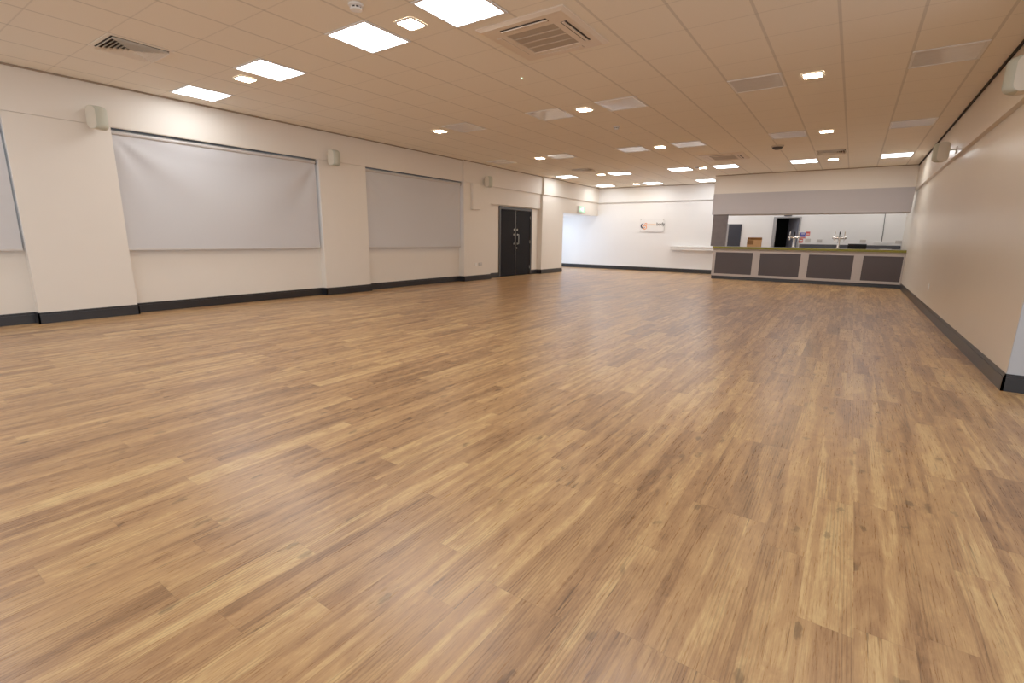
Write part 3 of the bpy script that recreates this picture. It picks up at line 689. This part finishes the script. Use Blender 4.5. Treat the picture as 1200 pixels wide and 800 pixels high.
# four-way air vents
def make_vent(x, y, label):
    r = thing('ceiling_vent', (x, y, H), label, 'air vent', 'square four-way ceiling vents')
    f = MB(); o, i = 0.297, 0.262
    f.box(-o, o, -o, -i, -0.008, -0.001); f.box(-o, o, i, o, -0.008, -0.001); f.box(-o, -i, -i, i, -0.008, -0.001); f.box(i, o, -i, i, -0.008, -0.001)
    f.build('frame', 'vent', r)
    MB().box(-i, i, -i, i, -0.003, -0.001).build('backing', 'slot', r)
    n = 7
    for k in range(4):
        mb = MB(); b2 = bmesh.new()
        for q in range(n):
            h1 = i*(1-q/n)-0.002; h0 = h1-0.020
            if h0 < 0.01: continue
            z1, z0 = -0.006, -0.034
            # louvre blade leaning outwards, one of four triangular banks
            P = [(-h1, h1, z0+0.0), (h1, h1, z0), (h0, h0, z1), (-h0, h0, z1)]
            a = [b2.verts.new(p) for p in P]; c = [b2.verts.new((p[0], p[1]-0.003, p[2])) for p in P]
            b2.faces.new(a); b2.faces.new(c[::-1])
            for t in range(4): b2.faces.new((a[t], c[t], c[(t+1)%4], a[(t+1)%4]))
        bmesh.ops.recalc_face_normals(b2, faces=b2.faces)
        mb._merge(b2, Matrix.Rotation(k*PI/2, 4, 'Z')); mb.build('louvre_bank', 'vent', r)
make_vent(GX-0.6*8-0.3, GY-0.9, 'square four-way ceiling vent near the left wall above the first pier')
make_vent(GX-0.6*8-0.3, GY+0.6*16+0.3, 'square four-way ceiling vent beyond the double doors on the left')
make_vent(GX+0.6*1+0.3, GY+0.6*16+0.3, 'square four-way ceiling vent in front of the bar bulkhead')

# air conditioning cassettes
def make_ac(x, y, label):
    r = thing('air_conditioner', (x, y, H), label, 'air conditioner', 'ceiling air conditioning cassettes')
    b2 = bmesh.new(); sq = lambda h, z: [b2.verts.new((sx*h, sy*h, z)) for sx, sy in ((-1,-1),(1,-1),(1,1),(-1,1))]
    R = [sq(0.475, -0.001), sq(0.475, -0.012), sq(0.44, -0.030), sq(0.262, -0.036), sq(0.258, -0.024)]
    for A, B in zip(R, R[1:]):
        for k in range(4): b2.faces.new((A[k], A[(k+1)%4], B[(k+1)%4], B[k]))
    bmesh.ops.recalc_face_normals(b2, faces=b2.faces); m = MB(); m._merge(b2); m.build('fascia', 'ac_body', r)
    g = MB(); g.box(-0.258, 0.258, -0.258, 0.258, -0.030, -0.02); gi = g.build('intake_grille', 'ac_grille', r)
    sl = MB()
    for k in range(1, 4): sl.box(-0.256, 0.256, -0.258+k*0.129-0.008, -0.258+k*0.129+0.008, -0.035, -0.030)
    sl.build('intake_bar', 'ac_slat', gi)
    for k in range(4):
        M = Matrix.Rotation(k*PI/2, 4, 'Z')
        def piece(x0, x1, y0, y1, z0, z1, nm, m, par, bv=0.0):
            q = MB(); q.box(x0, x1, y0, y1, z0, z1, bv); bmesh.ops.transform(q.bm, matrix=M, verts=q.bm.verts); return q.build(nm, m, par)
        opened = k in (2, 3)
        sl = piece(-0.25, 0.25, 0.325, 0.385, -0.0362, -0.030, 'air_outlet', 'slot' if opened else 'ac_slat', r)
        if opened: piece(-0.25, 0.25, 0.342, 0.368, -0.044, -0.036, 'vane', 'ac_body', sl, 0.002)
        else: piece(-0.247, 0.247, 0.328, 0.382, -0.039, -0.036, 'vane', 'ac_body', sl, 0.002)
    return r
make_ac(GX-1.2, GY+1.2, 'large square ceiling air conditioning cassette nearest the viewer')
make_ac(GX-1.2, 12.7, 'far ceiling air conditioning cassette in front of the bar bulkhead')

def make_detector(x, y, label, rad=0.05):
    r = thing('smoke_detector', (x, y, H), label, 'smoke detector', 'ceiling smoke detectors'); k = rad/0.05
    MB().lathe([(0, -0.001), (0.055*k, -0.001), (0.055*k, -0.014), (0.045*k, -0.020), (0, -0.020)]).build('base', 'plastic', r, True)
    MB().lathe([(0.034*k, -0.02), (0.034*k, -0.036)]).build('sensing_chamber', 'slot', r, True)
    h = MB(); h.lathe([(0, -0.036), (0.044*k, -0.036), (0.042*k, -0.046), (0.022*k, -0.054), (0, -0.055)])
    for i in range(8):
        a = i*PI/4; h.cyl((0.038*k*math.cos(a), 0.038*k*math.sin(a), -0.02), (0.038*k*math.cos(a), 0.038*k*math.sin(a), -0.036), 0.005, seg=8)
    h.build('head', 'plastic', r, True)
make_detector(-3.77, 3.04, 'white smoke detector between the large near lit panels', 0.058)
make_detector(-3.69, 8.50, 'small smoke detector past the two nearer unlit panels')
make_detector(-3.72, 14.1, 'smoke detector beside the far downlight left of the bulkhead', 0.07)
o = thing('ceiling_sensor', (-1.55, 11.85, H), 'dark round sensor dome on the ceiling near an unlit panel', 'sensor')
MB().lathe([(0, -0.001), (0.12, -0.001), (0.12, -0.02), (0.105, -0.03), (0, -0.03)]).build('base', 'ac_slat', o, True)
MB().lathe([(0.10, -0.03), (0.09, -0.055), (0.05, -0.075), (0, -0.08)]).build('dome', 'upstand', o, True)
for x, y, lab, on in ((-3.64, 5.41, 'tiny green indicator light on the ceiling past the near cassette', 1), (-3.66, 9.1, 'tiny pale indicator stud on the ceiling beyond the small detector', 0)):
    o = thing('indicator_light', (x, y, H), lab, 'indicator light')
    MB().lathe([(0, -0.001), (0.022, -0.001), (0.02, -0.006), (0, -0.006)]).build('bezel', 'plastic', o, True)
    MB().lathe([(0.010, -0.006), (0.008, -0.012), (0, -0.014)]).build('lens', 'led' if on else 'plastic', o, True)

# ------------------------------------------------------------------ lamps the frame does not show
def area(name, loc, sx, sy, power, color, rot=(0, 0, 0)):
    l = bpy.data.lights.new(name, 'AREA'); l.shape = 'RECTANGLE'; l.size = sx; l.size_y = sy; l.energy = power; l.color = color
    o = bpy.data.objects.new(name, l); col.objects.link(o); o.location = loc; o.rotation_euler = rot; return o
P1 = E_PANEL*PI*0.296                         # same output as one lit panel
for i in (0, 3): area('ceiling_lamp', (pxs[i], py(0), H-0.01), 0.54, 0.54, P1, (0.97, 0.98, 1.0))
for i in (-11, -8, -5, -3, 0, 3): area('ceiling_lamp', (pxs[i], py(-1), H-0.01), 0.54, 0.54, P1, (0.97, 0.98, 1.0))
for i in (-3, 0, 3): area('ceiling_lamp', (pxs[i], py(4), H-0.01), 0.54, 0.54, P1*0.8, (0.97, 0.98, 1.0))
area('daylight', (-11.6, 16.975, 1.25), 2.2, 2.0, 180, (0.72, 0.84, 1.0), (0, -PI/2, 0))

w = bpy.data.worlds.new('World'); scene.world = w; w.use_nodes = True
bg = w.node_tree.nodes['Background']; bg.inputs['Color'].default_value = (0.90, 0.94, 1.0, 1); bg.inputs['Strength'].default_value = 1.15

for o in bpy.data.objects:
    if o.parent is None and o.get('category') and not o.get('kind'): o['kind'] = 'thing'

# ------------------------------------------------------------------ camera
cam = bpy.data.cameras.new('camera'); co = bpy.data.objects.new('camera', cam); col.objects.link(co)
r = Vector((0.82159806, 0.56990603, 0.01355533)); u = Vector((-0.13096464, 0.16555434, 0.97746612)); f = Vector((-0.5548197, 0.80485954, -0.21065667))
Mx = Matrix((( r.x, u.x, -f.x, 0), (r.y, u.y, -f.y, 0), (r.z, u.z, -f.z, 1.17776), (0, 0, 0, 1)))
co.matrix_world = Mx
cam.sensor_fit = 'HORIZONTAL'; cam.sensor_width = 36; cam.lens = 564.763*36/1200; cam.clip_start = 0.05; cam.clip_end = 200
scene.camera = co
scene.view_settings.view_transform = 'Standard'
scene.view_settings.look = 'None'
scene.view_settings.exposure = 0.1
scene.view_settings.gamma = 1.2
scene.cycles.max_bounces = 10; scene.cycles.diffuse_bounces = 6
